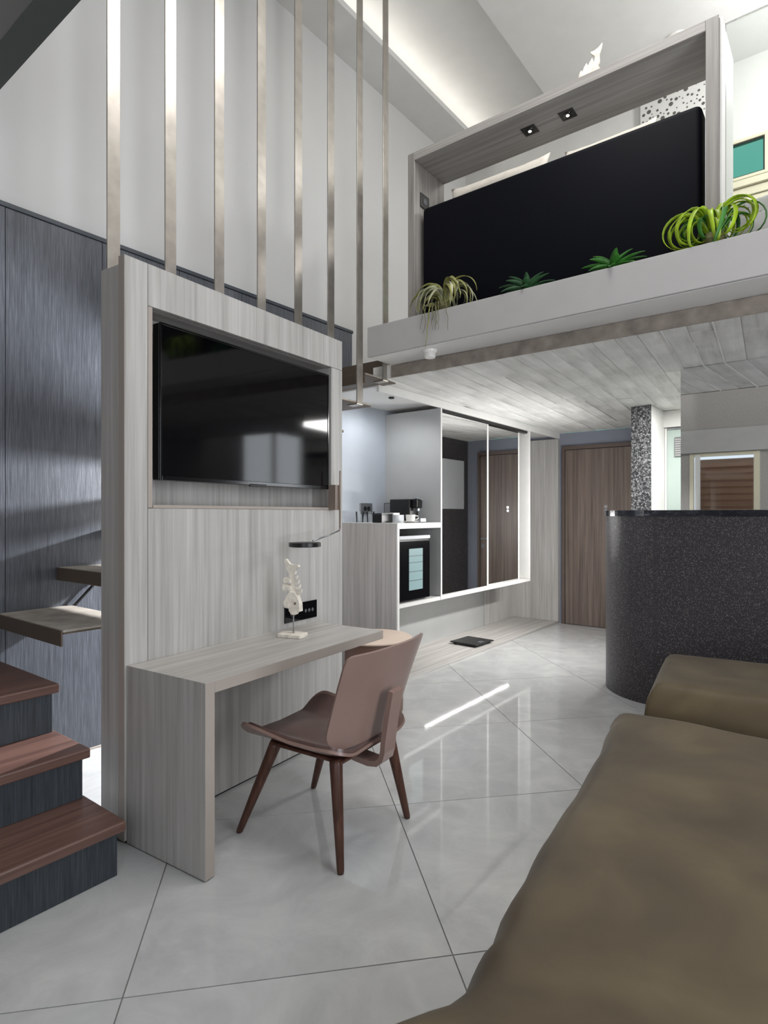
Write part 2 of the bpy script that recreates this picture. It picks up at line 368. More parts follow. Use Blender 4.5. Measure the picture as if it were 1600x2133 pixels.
# cream painted nook wall below the loft
box('nook_wall_panel', XW + .001, XW + 0.006, 3.752, 4.648, 0.0, 2.34, GREYBLUE, wl, 0)
box('low_wall_panel', XW + .001, XW + 0.006, 4.652, 6.42, 0.0, 0.60, GREYPAN, wl, 0)

# entrance wall, right wall, rear wall
we = boxes('wall_entrance', [(XW, XR, YE, YE + .12, -0.1, ZS)], STEELBLUE); struct(we, 'slate blue painted wall around the entrance door', 'wall')
wr = boxes('wall_right', [(XR, XR + .12, YB, 0.9, -0.1, 5.9), (XR, XR + .12, 2.5, YE, -0.1, 5.9), (XR, XR + .12, 0.9, 2.5, -0.1, 0.35), (XR, XR + .12, 0.9, 2.5, 2.75, 5.9)], WALL)
struct(wr, 'white wall on the right with an assumed tall window', 'wall')
wb = boxes('wall_rear', [(XW, -1.98, YB - .12, YB, -0.1, 5.9), (-1.02, 0.05, YB - .12, YB, -0.1, 5.9), (1.45, XR, YB - .12, YB, -0.1, 5.9),
                         (-1.98, -1.02, YB - .12, YB, 2.32, 5.9), (-1.98, -1.02, YB - .12, YB, -0.1, 0.3), (0.05, 1.45, YB - .12, YB, 2.6, 5.9), (0.05, 1.45, YB - .12, YB, -0.1, 0.3)], PLASTER)
struct(wb, 'rough grey plaster rear wall seen in the counter mirror', 'wall')
# rear window with louvres, seen only in the mirror
wn = empty('window_1', (-1.5, YB, 0.3)); struct(wn, 'cream framed window with brown louvre shutter in the mirror', 'window')
box('blind_box', -0.75, 0.75, 0.001, 0.05, 2.03, 2.39, FASC, wn)
for x0, x1 in ((-.48, -.42), (.40, .48)): box('frame_post', x0, x1, -.05, .012, 0, 2.02, CREAM, wn)
box('sash_stile', -.40, -.33, -.03, .015, 0, 2.0, WHITE, wn)
for z in (0.0, 1.97): box('frame_rail', -.42, .40, -.05, .012, z, z + .05, CREAM, wn)
for k in range(18):
    o = box('louver', -.41, .39, -.08, .08, -.004, .004, LOUVER, wn); o.location = (0, -.13, .10 + k * .104); o.rotation_euler = (R(-56), 0, 0)
box('pane', -.41, .39, -.034, -.030, 0.05, 1.97, GLASS, wn, 0)
# assumed tall side window, itself out of view
wn2 = empty('window_2', (XR, 1.7, 0.35)); struct(wn2, 'assumed tall white framed window in the right wall', 'window')
for y0, y1 in ((-.80, -.74), (-.03, .03), (.74, .80)): box('frame_post', -.01, .06, y0, y1, 0, 2.4, WHITE, wn2)
for z in (0, 2.34): box('frame_rail', -.01, .06, -.74, .74, z, z + .06, WHITE, wn2)
wn3 = empty('window_3', (.75, YB, 0.3)); struct(wn3, 'assumed glazed rear door behind the camera', 'window')  # unseen opening, assumed as a source of daylight from behind
for x0, x1 in ((-.70, -.64), (-.03, .03), (.64, .70)): box('frame_post', x0, x1, -.06, .01, 0, 2.3, WHITE, wn3)
for z in (0, 2.24): box('frame_rail', -.64, .64, -.06, .01, z, z + .06, WHITE, wn3)

# ------------------------------------------------------------------ upper ceiling with cove
ce = boxes('ceiling', [(-2.20, XR, YB, 6.1, ZC, ZC + .04), (-2.24, -2.20, YB, 6.1, ZC, 5.60), (XW, -2.20, YB, 6.1, 5.58, 5.64)], CEILM)
struct(ce, 'white high ceiling with a recessed cove', 'ceiling')
cs = boxes('trim_1', [(XW, -3.09, YB, 6.1, ZC, ZC + .03)], CEILM); struct(cs, 'grey white cove shelf along the left wall', 'trim')
box('cove_lip', -3.105, -3.09, YB, 6.1, ZC + .03, ZC + .05, CEILM, cs, 0)
wlb = boxes('wall_loft', [(XW, -1.25, 6.0, 6.1, 2.592, 5.9), (-0.50, XR, 6.0, 6.1, 2.592, 5.9), (-1.25, -.50, 6.0, 6.1, 4.62, 5.9), (-1.25, -.50, 6.0, 6.1, 4.11, 4.27), (-1.25, -.50, 6.0, 6.1, 2.592, 3.2)], WARMWALL)
struct(wlb, 'bright white rear wall of the loft bedroom', 'wall')
# dark steel beam across the room, overhead at upper left
bm_ = empty('steel_beam', (-0.9, 1.02, 3.3)); tag(bm_, 'dark green steel beam crossing the upper left corner', 'beam')
box('bottom_flange', -2.55, 2.58, -.055, .055, 0, .012, DARKGREEN, bm_)
box('web', -2.55, 2.58, -.05, -.04, .012, .33, BLACK, bm_)
box('top_flange', -2.55, 2.58, -.055, .055, .33, .345, DARKGREEN, bm_)

# ------------------------------------------------------------------ loft slab with board-marked soffit
YS = 3.52
sl = box('ceiling_slab', -2.834, XR, YS, 7.25, ZS + .008, 2.47, CONC, b=0.0)
struct(sl, 'board marked raw concrete soffit below the loft', 'ceiling')
box('slab_edge', -2.66, XR - .002, YS - .012, YS - .0005, ZS - .002, 2.459, CONCD, sl, .004)
d = (-math.sin(AR), math.cos(AR)); nrm = (math.cos(AR), math.sin(AR)); BW = 0.126
for i in range(-28, 24):
    for seg in range(0, 3):
        u0 = i * BW; off = (i * 0.73) % 1.9
        a0, a1 = 1.6 + seg * 2.4 + off - 1.9, 1.6 + (seg + 1) * 2.4 + off - 1.9
        if seg == 0: a0 = 1.0
        if seg == 2: a1 = 9.5
        k = 0.0012
        q = [(u0 + k, a0 + k), (u0 + BW - k, a0 + k), (u0 + BW - k, a1 - k), (u0 + k, a1 - k)]
        q = clip([(u * nrm[0] + v * d[0], u * nrm[1] + v * d[1]) for u, v in q], (-2.832, XR - .002, YS + .004, YE - .002))
        if len(q) < 3 or parea(q) < 0.003: continue
        zz = random.choice((0, .001, .002, .003)) 
        cx = sum(p[0] for p in q) / len(q); cy = sum(p[1] for p in q) / len(q)
        ca, sa = math.cos(-AR), math.sin(-AR)
        q = [((p[0] - cx) * ca - (p[1] - cy) * sa, (p[0] - cx) * sa + (p[1] - cy) * ca) for p in q]
        o = prism('board', q, zz, .0085, CONC, sl); o.location = (cx, cy, ZS); o.rotation_euler = (0, 0, AR)
# concrete fins squeezed between the boards
for i in range(-28, 24):
    if random.random() < .75:
        u = i * BW; v0 = 2.5 + random.random() * 3; v1 = v0 + .6 + random.random() * 1.6
        q = clip([(uu * nrm[0] + v * d[0], uu * nrm[1] + v * d[1]) for uu, v in ((u - .003, v0), (u + .003, v0), (u + .0025, v1), (u - .0025, v1))], (-2.832, XR - .002, YS + .004, YE - .002))
        if len(q) >= 3: prism('concrete_fin', q, ZS - .006, ZS + .008, CONC, sl)

# loft edge: fascia, planter trough, soffit
lf = empty('loft_floor_edge', (-.48, 3.23, 2.46)); struct(lf, 'warm grey loft edge fascia with planter trough', 'trim')
LX = -2.655 + .48; RX = XR + .48 - .002
box('fascia', LX, RX, 0, .02, 0, .21, FASC, lf, .003)
box('soffit', LX, RX, .021, .276, 0, .02, WHITE, lf, .006)
box('end_cap', LX, LX + .02, .021, .17, .021, .21, FASC, lf, .002)
box('trough_bottom', LX + .021, RX, .021, .165, .11, .125, TROUGH, lf)
box('trough_back', LX + .021, RX, .166, .176, .021, .235, TROUGH, lf)
box('parapet', .03, RX, .178, .25, .021, .37, FASC, lf, .003)
fl2 = boxes('floor_loft', [(-2.645, XR, YS + .002, 6.1, 2.472, 2.59), (XW, -2.645, 3.9, 6.1, 2.474, 2.59)], WHITE); struct(fl2, 'loft bedroom floor', 'floor')

# ------------------------------------------------------------------ TV partition (stands askew)
A0 = (-2.344, 1.281, 0)
pt = empty('tv_partition', A0, AR); tag(pt, 'tall pale elm partition with a niche for the television', 'partition')
L = 1.484
box('front_stile', -.04, 0, 0, .108, .012, 2.43, LW, pt)
box('front_panel', -.04, 0, .110, L, .012, 1.385, LW, pt)
box('top_panel', -.04, 0, .110, L, 2.251, 2.43, LW, pt)
box('front_stile', -.04, 0, 1.376, L, 1.387, 2.249, LW, pt)
box('niche_jamb', -.04, 0, .110, .132, 1.387, 2.249, EDGE, pt)
box('end_panel', -.17, -.042, 0, .10, .012, 2.400, LW, pt, .003)
box('end_edge_band', -.0405, -.0005, -.002, -.0002, .012, 2.43, EDGE, pt, 0)
box('core_lower', -.17, -.042, .10, L - .012, .012, 1.385, LW, pt)
box('core_upper', -.17, -.042, .10, L - .012, 2.251, 2.40, LWY, pt)
box('core_side', -.17, -.042, 1.376, L - .012, 1.386, 2.25, LW, pt)
box('niche_back', -.17, -.15, .10, 1.376, 1.386, 2.25, LW, pt)
box('niche_sill', -.149, .001, .134, 1.374, 1.3855, 1.400, EDGE, pt)
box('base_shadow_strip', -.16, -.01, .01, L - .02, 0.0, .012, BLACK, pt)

# television
tv = empty('television', (A0[0] + math.cos(AR) * (-.005) - math.sin(AR) * .766, A0[1] + math.sin(AR) * (-.005) + math.cos(AR) * .766, 1.51), AR)
tag(tv, 'black flat screen television set into the partition niche', 'television')
box('housing', -.055, -.008, -.592, .592, 0, .69, BLACK, tv, .004)
box('screen', -.0085, -.002, -.582, .582, .018, .680, SCREEN, tv, .001)
for q in ((-.592, -.582, 0, .69), (.582, .592, 0, .69), (-.582, .582, 0, .018), (-.582, .582, .680, .69)): box('bezel', -.008, .001, *q, BLACKG, tv, .001)
box('sensor_bar', -.008, .004, -.06, .06, -.008, .006, BLACK, tv, .002)
box('wall_mount', -.143, -.055, -.15, .15, .2, .5, BLACK, tv)
fc = bpy.data.curves.new('logo', 'FONT'); fc.body = 'LG'; fc.size = .013; fc.extrude = .0003; fc.align_x = 'CENTER'
fo = bpy.data.objects.new('logo', fc); COL.objects.link(fo); dg = bpy.context.evaluated_depsgraph_get()
fm = bpy.data.meshes.new_from_object(fo.evaluated_get(dg)); bpy.data.objects.remove(fo)
lo = link('logo', fm, GREYS, tv); lo.location = (.0015, 0, .004); lo.rotation_euler = (R(90), 0, R(90))

# power plate
pp = empty('outlet_plate', (A0[0] - math.sin(AR) * 1.093, A0[1] + math.cos(AR) * 1.093, .812), AR); tag(pp, 'wide black outlet plate on the partition above the desk', 'outlet')
box('plate', .0005, .008, -.136, .136, -.05, .05, BLACKG, pp, .001)
for k, yy in enumerate((.035, .065, .095)):
    o = lathe('socket_ring', [(.008, 0), (.010, .0008), (.008, .0016)], SOCKG, pp, n=20); o.location = (.0085, yy, -.002); o.rotation_euler = (0, R(90), 0)
o = lathe('round_socket', [(.022, 0), (.025, .0015), (.022, .003)], BLACK, pp, n=24); o.location = (.0085, -.075, 0); o.rotation_euler = (0, R(90), 0)

# reading lamp
rl = empty('reading_lamp', (A0[0] + math.cos(AR) * .0 - math.sin(AR) * 1.40, A0[1] + math.sin(AR) * 0 + math.cos(AR) * 1.40, 1.38), AR); tag(rl, 'taupe swing arm reading lamp with a flat black disc head', 'lamp')
box('bracket', .001, .055, -.055, -.01, .005, .155, TAUPE, rl, .002)
tube('rod', [(.062, -.02, .24), (.062, -.02, -.10), (.064, -.025, -.112), (.07, -.04, -.118)], .0055, TAUPE, rl)
tube('arm', [(.07, -.04, -.118), (.10, -.18, -.142), (.135, -.36, -.165)], .0045, GREYS, rl)
lathe('lamp_head', [(.0, -.012), (.08, -.012), (.085, -.010), (.085, .010), (.08, .012), (.0, .012)], BLACK, rl, (.15, -.445, -.182), 40)
lathe('diffuser', [(.0, -.001), (.07, -.001), (.07, 0), (.0, 0)], PAPER, rl, (.15, -.445, -.1945), 40)

# desk
dk = empty('desk', A0, AR); tag(dk, 'pale elm waterfall desk fixed to the partition', 'desk')
prism('end_leg', [(.008, 0.004), (.008, .735), (.053, .69), (.053, 0.004)], .0015, .48, LW, dk, axis='x', b=.0008, seg=1)
prism('desk_top', [(.0085, .7352), (1.21, .7352), (1.21, .69), (.0535, .69)], .0015, .48, LWY, dk, axis='x', b=.0008, seg=1)
box('front_edge_band', .4802, .4812, .053, 1.209, .691, .734, EDGE, dk, 0)
box('leg_edge_band', .4802, .4812, 0.0088, .0522, .006, .734, EDGE, dk, 0)
box('foot_strip', .01, .47, .012, .05, 0, .004, BLACK, dk, 0)

# ------------------------------------------------------------------ fish skeleton sculptures
def fish(name, loc, rz, hgt, head_down, label, group):
    """driftwood fish: head, spine, ribs, tail on a rod and base; local XZ plane, unit body length 1"""
    r = empty(name, loc, rz); tag(r, label, 'sculpture', group); k = hgt
    def ex(nm, poly, t=.035, tw=0, zoff=0):
        o = prism(nm, [(x * k, z * k) for x, z in poly], -t * k, t * k, FISHW, r, axis='y', b=.003 * k, seg=1); o.location = (0, 0, zoff); return o
    b = .14 * k if head_down else .0
    if head_down:
        prism('base', [(-.20 * k, -.13 * k), (.18 * k, -.14 * k), (.20 * k, .0), (.17 * k, .13 * k), (-.17 * k, .12 * k), (-.21 * k, .02 * k)], 0, .055 * k, FISHW, r, b=.008 * k, seg=1)
        tube('rod', [(0, 0, .05 * k), (0, 0, .36 * k)], .009 * k, GREYS, r)
        z0 = .33 * k
        ex('head', [(-.01, 0), (.05, .0), (.085, .06), (.13, .05), (.125, .16), (.09, .26), (.04, .33), (.0, .34), (-.02, .25), (-.05, .14), (-.055, .06)], .05, zoff=z0)
        o = lathe('eye', [(0, 0), (.018 * k, 0), (.022 * k, .006 * k), (.0, .008 * k)], TAUPE, r, n=14); o.location = (.055 * k, -.05 * k, z0 + .17 * k); o.rotation_euler = (R(90), 0, 0)
        ex('gill_plate', [(-.12, .10), (-.055, .09), (-.02, .24), (-.0, .33), (-.03, .35), (-.08, .28), (-.14, .17)], .06, zoff=z0)
        ex('spine', [(-.02, .25), (.03, .25), (.02, .40), (-.01, .55), (-.05, .66), (-.08, .66), (-.04, .52), (-.02, .38)], .025, zoff=z0)
        for q in ([(-.02, .36), (-.15, .34), (-.165, .40), (-.15, .45), (-.02, .42)], [(-.03, .47), (-.14, .46), (-.15, .53), (-.13, .545), (-.03, .52)]): ex('rib', q, .05, zoff=z0)
        for j in range(5):
            zz = .31 + j * .066; xx = .135 - j * .024
            ex('rib', [(-.01 - .012 * j, zz), (xx - .03, zz - .01), (xx, zz + .015), (xx + .008, zz + .07), (xx - .025, zz + .035), (-.01 - .012 * j, zz + .03)], .022, zoff=z0)
        ex('tail', [(-.08, .62), (-.02, .60), (.02, .66), (.10, .70), (.09, .735), (-.01, .73), (-.06, .75), (-.11, .82), (-.14, .81), (-.12, .72)], .03, zoff=z0)
    else:
        ex('body', [(-.50, 0), (-.46, .20), (-.40, .30), (-.36, .22), (-.30, .38), (-.22, .50), (-.17, .38), (-.10, .52), (-.03, .62), (.02, .46), (.12, .40), (.22, .18), (.10, .05), (-.1, 0)], .06)
        ex('tail', [(.02, .40), (.06, .62), (.04, .68), (-.06, .76), (-.10, .84), (.04, .85), (.18, .92), (.30, 1.05), (.28, .92), (.20, .70), (.22, .44), (.16, .36)], .05)
        ex('base', [(-.45, -.001), (.40, -.001), (.40, .06), (-.45, .06)], .16)
    return r
fish('fish_sculpture', (-2.225, 2.115, .7355), R(18), .345, True, 'whitewashed driftwood fish skeleton on a stand on the desk', 'driftwood fish')

# ------------------------------------------------------------------ chair
ch = empty('desk_chair', (-1.801, 1.901, 0), AR); tag(ch, 'taupe bent plywood chair with leather seat at the desk', 'chair')
def shell(name, fn, nu, nv, th, mat, parent, flip=False):
    """thick curved sheet from fn(u,v) with u,v in [0,1]"""
    P = [[Vector(fn(i / nu, j / nv)) for j in range(nv + 1)] for i in range(nu + 1)]
    vs, fs = [], []
    def nrm_(i, j):
        a = P[min(i + 1, nu)][j] - P[max(i - 1, 0)][j]; b = P[i][min(j + 1, nv)] - P[i][max(j - 1, 0)]
        c = a.cross(b); return c.normalized() if c.length > 1e-9 else Vector((0, 0, 1))
    for i in range(nu + 1):
        for j in range(nv + 1): vs.append(P[i][j])
    m = len(vs)
    for i in range(nu + 1):
        for j in range(nv + 1): vs.append(P[i][j] + nrm_(i, j) * th * (-1 if flip else 1))
    ix = lambda i, j: i * (nv + 1) + j
    for i in range(nu):
        for j in range(nv):
            q = (ix(i, j), ix(i + 1, j), ix(i + 1, j + 1), ix(i, j + 1)); fs.append(q); fs.append(tuple(m + k for k in q[::-1]))
    rim = [ix(i, 0) for i in range(nu)] + [ix(nu, j) for j in range(nv)] + [ix(i, nv) for i in range(nu, 0, -1)] + [ix(0, j) for j in range(nv, 0, -1)]
    for a, b in zip(rim, rim[1:] + rim[:1]): fs.append((a, b, m + b, m + a))
    me = bpy.data.meshes.new(name); me.from_pydata([tuple(v) for v in vs], [], fs)
    bm = bmesh.new(); bm.from_mesh(me); bpy.data.meshes.remove(me); o = from_bm(name, bm, mat, parent, True)
    md = o.modifiers.new('edge', 'EDGE_SPLIT'); md.split_angle = R(42); return o
def srect(u, v, hx, hy, rad):
    """map the unit square to a rounded rectangle of half sizes hx, hy"""
    x, y = (u * 2 - 1) * hx, (v * 2 - 1) * hy
    ax, ay = abs(x), abs(y); m = max(ax / hx, ay / hy)
    if m > 1e-6:
        # shrink towards the corner circle
        X, Y = ax / m, ay / m
        dx, dy = X - (hx - rad), Y - (hy - rad)
        if dx > 0 and dy > 0:
            ln = math.hypot(dx, dy); X = hx - rad + dx / ln * rad; Y = hy - rad + dy / ln * rad
            f = m; ax, ay = X * f, Y * f
    return math.copysign(ax, x), math.copysign(ay, y)
def seat_fn(z_off, hx, hy, rad, cx=0.0):
    def f(u, v):
        x, y = srect(u, v, hx, hy, rad); x += cx
        k = abs(y) / .265; front = max(0, (-x + .02) / .27); rear = max(0, (x - .12) / .16)
        wing = .070 * max(0, (k - .55) / .45) ** 1.6 * (0.72 + .45 * front)
        dip = -.012 * max(0, -x / .27) ** 2 * (1 - k)
        back = .030 * min(rear, 1.2) ** 2 * (1 - .5 * k)
        return (x, y, .408 + z_off + wing + dip + back)
    return f
shell('seat_shell', seat_fn(0, .275, .268, .075), 28, 28, .012, CHAIRW, ch, flip=True)
shell('seat_pad', seat_fn(.0005, .262, .252, .07), 28, 28, .014, LEATHER, ch)
box('seat_frame', -.13, .24, -.20, .20, .385, .3985, LEGW, ch, .004)
def back_fn(off, hw, z0, z1, rad):
    def f(u, v):
        h = (z1 - z0) / 2; s_, y = srect(v, u, h, hw, rad * 1.7 if v < .5 else rad * .7); z = (z0 + z1) / 2 + s_
        y *= .935 + .065 * (z - z0) / (z1 - z0)
        t = (z - .45) / .38; cx = .268 + .095 * t + .012 * t * t
        wrap = -(.068 - .030 * t) * (abs(y) / .28) ** 2.6
        return (cx + wrap + off, y, z)
    return f
shell('backrest_shell', back_fn(0, .290, .445, .832, .05), 28, 26, .010, CHAIRW, ch, flip=True)
shell('backrest_pad', back_fn(-.0108, .274, .462, .822, .045), 26, 22, .012, LEATHER, ch, flip=True)
prof = [(.12, .366), (.20, .352), (.26, .346), (.30, .352), (.322, .372), (.332, .405), (.336, .45), (.352, .55), (.372, .655)]
vs, fs = [], []
for i, (x, z) in enumerate(prof):
    a = Vector(prof[min(i + 1, len(prof) - 1)]) - Vector(prof[max(i - 1, 0)]); a.normalize(); n_ = Vector((-a.y, a.x)) * .011
    for sx, sy in ((n_, -.052), (n_, .030), (-n_, .030), (-n_, -.052)): vs.append((x + sx.x, sy, z + sx.y))
for i in range(len(prof) - 1):
    for k in range(4): fs.append((i * 4 + k, i * 4 + (k + 1) % 4, i * 4 + 4 + (k + 1) % 4, i * 4 + 4 + k))
fs += [(3, 2, 1, 0), tuple(range(len(vs) - 4, len(vs)))]
bk = from_py('back_bracket', vs, fs, CHAIRW, ch)
for sx, sy, tx, ty in ((-1, -1, -.115, -.185), (-1, 1, -.115, .185), (1, -1, .205, -.19), (1, 1, .205, .19)):
    P0 = Vector((tx, ty, .398)); P1 = Vector((sx * .272, sy * .247, 0.0))
    pts = [P0.lerp(P1, t) for t in (0, .04, .5, .97, 1)]
    tube('leg', pts, [.025, .0265, .021, .0145, .012], LEGW, ch, n=14)

# ------------------------------------------------------------------ round side table behind the partition
rt = empty('side_table', (-2.57, 3.20, 0)); tag(rt, 'round tan side table on a brown drum base behind the desk', 'table')
lathe('table_top', [(0, .505), (.255, .505), (.262, .509), (.262, .516), (.255, .52), (0, .52)], TANT, rt, n=56)
lathe('drum_base', [(0, 0), (.19, 0), (.20, .02), (.205, .25), (.20, .49), (.19, .504), (0, .504)], DRUM, rt, n=48)

# ------------------------------------------------------------------ lower wooden stairs
st = empty('wooden_steps', (-2.166, 1.155, 0)); tag(st, 'brown oak steps with charcoal risers at the lower left', 'stairs')
zs = (0.0, .212, .418, .63)
for k in range(3):
    x1 = -.273 * k - .001; x0 = x1 - .273 if k < 2 else XW + 2.166 + .018
    box('riser', x0 + .001, x1, -.90, 0, zs[k] + .0005, zs[k + 1] - .040, RISER, st, .001)
    box('tread', x0 - (.0 if k == 2 else .03), x1 + .036, -.92, .016, zs[k + 1] - .039, zs[k + 1], BROWNW, st, .006, 2)
# ------------------------------------------------------------------ floating staircase hung on steel bars
fs_ = empty('hanging_staircase', (-2.71, 1.2, .85)); tag(fs_, 'floating stone treads hung on tall champagne steel bars', 'staircase')
RUN, RISE = .2976, .2175
for k in range(8):
    y0, z0 = RUN * k, RISE * k
    t = box('tread', XW + 2.71 + .018, -.004, y0, y0 + .365, z0 - .012, z0, TREADM, fs_, .003)
    box('apron', XW + 2.71 + .018, -.003, y0 - .0085, y0 - .0005, z0 - .072, z0 - .0015, APRON, fs_, .002)
    box('tread_plate', XW + 2.71 + .03, -.004, y0 + .002, y0 + .36, z0 - .019, z0 - .0125, APRON, fs_, .001)
    yb = 1.393 - 1.2 + RUN * k; zb = 5.305 - .85
    zf = (2.373 - .85) - RISE * (7 - k) - .006
    pr = [(-.001, zb), (.007, zb), (.007, zf - .012), (.004, zf - .018), (-.002, zf - .020), (-.085, zf - .020), (-.085, zf - .0135), (-.008, zf - .0135), (-.001, zf - .008)]
    prism('hanger_bar', pr, yb, yb + .062, STEEL, fs_, axis='y', b=.0008, seg=1)
tube('brace_rod', [(XW + 2.71 + .05, .36, -.01), (XW + 2.71 + .05, .56, RISE - .03)], .008, BLACK, fs_)
box('top_riser', XW + 2.71 + .02, -.004, RUN * 8 + .06, RUN * 8 + .08, RISE * 7 + .001, RISE * 8 - .03, APRON, fs_)

# ------------------------------------------------------------------ low plinth, wardrobe, minibar cabinet
WX = -2.835
pl = empty('plinth', (WX, 4.0, 0)); tag(pl, 'low pale elm platform below the mirrored wardrobe', 'platform')
for k in range(4):
    box('plank', XW - WX + .007 + k * .154, XW - WX + .007 + (k + 1) * .154 - .0015 , -.138, 3.235, .0005, .02, LWY, pl, .001)
# pale elm end wall of the alcove
ep = empty('alcove_end_panel', (WX, YE, 0)); struct(ep, 'pale elm panelling at the end of the wardrobe alcove', 'wall')
box('end_board', XW - WX + .002, .0, -.055, -.002, .021, 2.30, LW, ep)
box('side_board', XW - WX + .007, XW - WX + .02, -.45, -.056, .021, .60, LW, ep)
box('side_board', XW - WX + .007, XW - WX + .02, -.83, -.452, .021, .60, LW, ep)
# white soffit with front trim over nook and wardrobe
so = boxes('trim_2', [(XW, WX + .0, 3.59, YE - .001, 2.342, 2.372), (WX - .02, WX + .0, 3.59, YE - .001, 2.303, 2.3419)], WHITE); struct(so, 'white lowered soffit and front trim above the wardrobe', 'trim')
dl = lathe('downlight', [(0, 0), (.022, 0), (.024, .004), (.024, .012), (0, .012)], BLACK, None, (-3.015, 3.99, 2.3295), 20); tag(dl, 'tiny dark downlight in the white soffit above the coffee nook', 'downlight')

wd = empty('wardrobe', (WX, 4.473, .6)); tag(wd, 'white floating wardrobe with sliding mirror doors', 'wardrobe')
D0 = XW - WX + .007
box('side_panel', D0, 0, 0, .022, .0, 1.701, GREYPAN, wd, .001)
box('side_edge', .0005, .002, 0, .022, .0, 1.701, WHITE, wd, 0)
box('bottom_shelf', D0, 0, .023, 1.90, 0, .030, WHITE, wd, .002)
box('end_panel', D0, 0, 1.868, 1.90, .031, 1.701, WHITE, wd, .002)
box('back_panel', D0, D0 + .01, .023, 1.867, .031, 1.701, GREYPAN, wd)
box('track', -.07, -.021, .023, 1.867, 1.675, 1.701, BLACK, wd)
for y0, y1, xo in ((.026, .925, -.032), (.905, 1.70, -.055)):
    dr = box('mirror_door', xo - .018, xo, y0, y1, .033, 1.672, MIRROR, wd, .0006)
    box('door_stile', xo - .019, xo + .004, y1, y1 + .022, .033, 1.672, WHITE, dr)
    if y0 > .5: box('door_stile', xo - .019, xo + .003, y0 - .012, y0 - .0005, .033, 1.672, GREYS, dr)

mc = empty('minibar_cabinet', (WX, 3.83, 0)); tag(mc, 'pale elm and white cabinet holding the minibar fridge', 'cabinet')
box('side_panel', D0, -.012, .0, .028, .0, 1.286, LW, mc)
box('side_edge', -.0115, 0, .0, .028, .0, 1.24, WHITE, mc, .001)
box('counter_top', D0, 0, .029, .640, 1.241, 1.287, WHITE, mc, .001)
box('counter_nose', -.0115, 0, .0, .0285, 1.241, 1.287, WHITE, mc, .001)
box('shelf', D0, 0, .029, .640, .600, .632, WHITE, mc, .001)
box('back_panel', D0, D0 + .008, .029, .64, .633, 1.24, GREYPAN, mc)

fr = empty('mini_fridge', (WX, 3.87, .632)); tag(fr, 'black mini fridge with a narrow lit glass window', 'fridge')
box('body', -.44, -.062, .012, .455, .012, .545, BLACK, fr, .004)
dr = box('door', -.06, -.018, .01, .457, .012, .498, BLACKG, fr, .004)
box('control_strip', -.058, -.014, .01, .457, .520, .548, PAPER, fr, .002)
box('handle_recess', -.056, -.03, .012, .455, .500, .519, BLACK, fr, .001)
box('window_glow', -.0179, -.0165, .145, .345, .095, .44, FRIDGEI, dr, 0)
for z in (.17, .245, .32, .375): box('window_shelf', -.0164, -.0155, .147, .343, z, z + .008, SHELFG, dr, 0)
for yy in (.04, .42):
    for xx in (-.40, -.09): box('foot', xx, xx + .03, yy, yy + .025, 0.0005, .012, BLACK, fr)

# coffee things on the cabinet
ZT = 1.2875
cm = empty('coffee_machine', (-3.02, 4.32, ZT)); tag(cm, 'black capsule coffee machine on the cabinet', 'coffee machine')
box('body', -.22, .0, -.06, .075, .003, .205, BLACK, cm, .006, 2)
box('water_tank', -.30, -.222, -.045, .06, .003, .175, TUMBLER, cm, .003)
box('brew_head', .0005, .065, -.03, .045, .125, .205, BLACKG, cm, .008, 2)
tube('lever', [(.02, -.028, .205), (.06, -.028, .212), (.085, -.01, .205), (.088, .01, .19)], .006, GREYS, cm)
box('spout', .03, .05, -.005, .02, .10, .1245, GREYS, cm, .002)
box('drip_tray', .0005, .10, -.035, .05, .003, .04, GREYS, cm, .004)
cu = empty('coffee_cup', (-2.93, 4.145, ZT)); tag(cu, 'white porcelain cup standing on the saucer', 'cup')
lathe('bowl', [(0, .016), (.024, .016), (.036, .024), (.040, .05), (.042, .078), (.039, .078), (.036, .045), (.022, .024), (0, .023)], PORC, cu, n=36)
tube('handle', [(.028, .026, .070), (.046, .044, .066), (.050, .048, .050), (.036, .034, .034), (.026, .024, .032)], .0045, PORC, cu)
sc_ = lathe('saucer', [(0, 0), (.038, 0), (.072, .012), (.073, .014), (.038, .006), (.026, .0055), (0, .0055)], PORC, None, (-2.93, 4.145, ZT + .0003), 40); tag(sc_, 'white porcelain saucer under the coffee cup', 'saucer')
cu.location.z = ZT - .0095
bb = empty('tea_box', (-3.1, 3.975, ZT)); tag(bb, 'small black box beside the glasses', 'box'); box('box_body', -.05, .05, -.075, .075, .0005, .068, BLACK, bb, .002); box('box_lid', -.051, .051, -.076, .076, .0685, .080, BLACK, bb, .002)
gb = empty('capsule_box', (-3.08, 4.13, ZT)); tag(gb, 'pale grey open box of sachets beside the cup', 'box')
for q in ((-.05, .05, -.06, -.057), (-.05, .05, .057, .06), (-.05, -.047, -.056, .056), (.047, .05, -.056, .056)): box('box_side', *q, .001, .066, PAPER, gb, .0005)
box('box_bottom', -.05, .05, -.06, .06, .0002, .0009, PAPER, gb, 0)
for k in range(3): box('sachet', -.03 + k * .02, -.026 + k * .02, -.045, .045, .002, .084, PORC, gb, .0015)
wc = lathe('paper_cup', [(0, 0), (.030, 0), (.042, .08), (.043, .082), (.040, .082), (.029, .004), (0, .004)], PORC, None, (-3.24, 4.20, ZT + .0003), 32); tag(wc, 'upturned white cup behind the sachet box', 'cup')
for x, yy, lb in ((-3.36, 3.985, 'clear glass tumbler nearest the cabinet edge'), (-3.30, 4.06, 'clear glass tumbler next to the black box')):
    o = lathe('glass_tumbler', [(0, 0), (.030, 0), (.036, .095), (.034, .095), (.028, .008), (0, .008)], TUMBLER, None, (x, yy, ZT + .0003), 28); tag(o, lb, 'glass', 'tumblers on the cabinet')
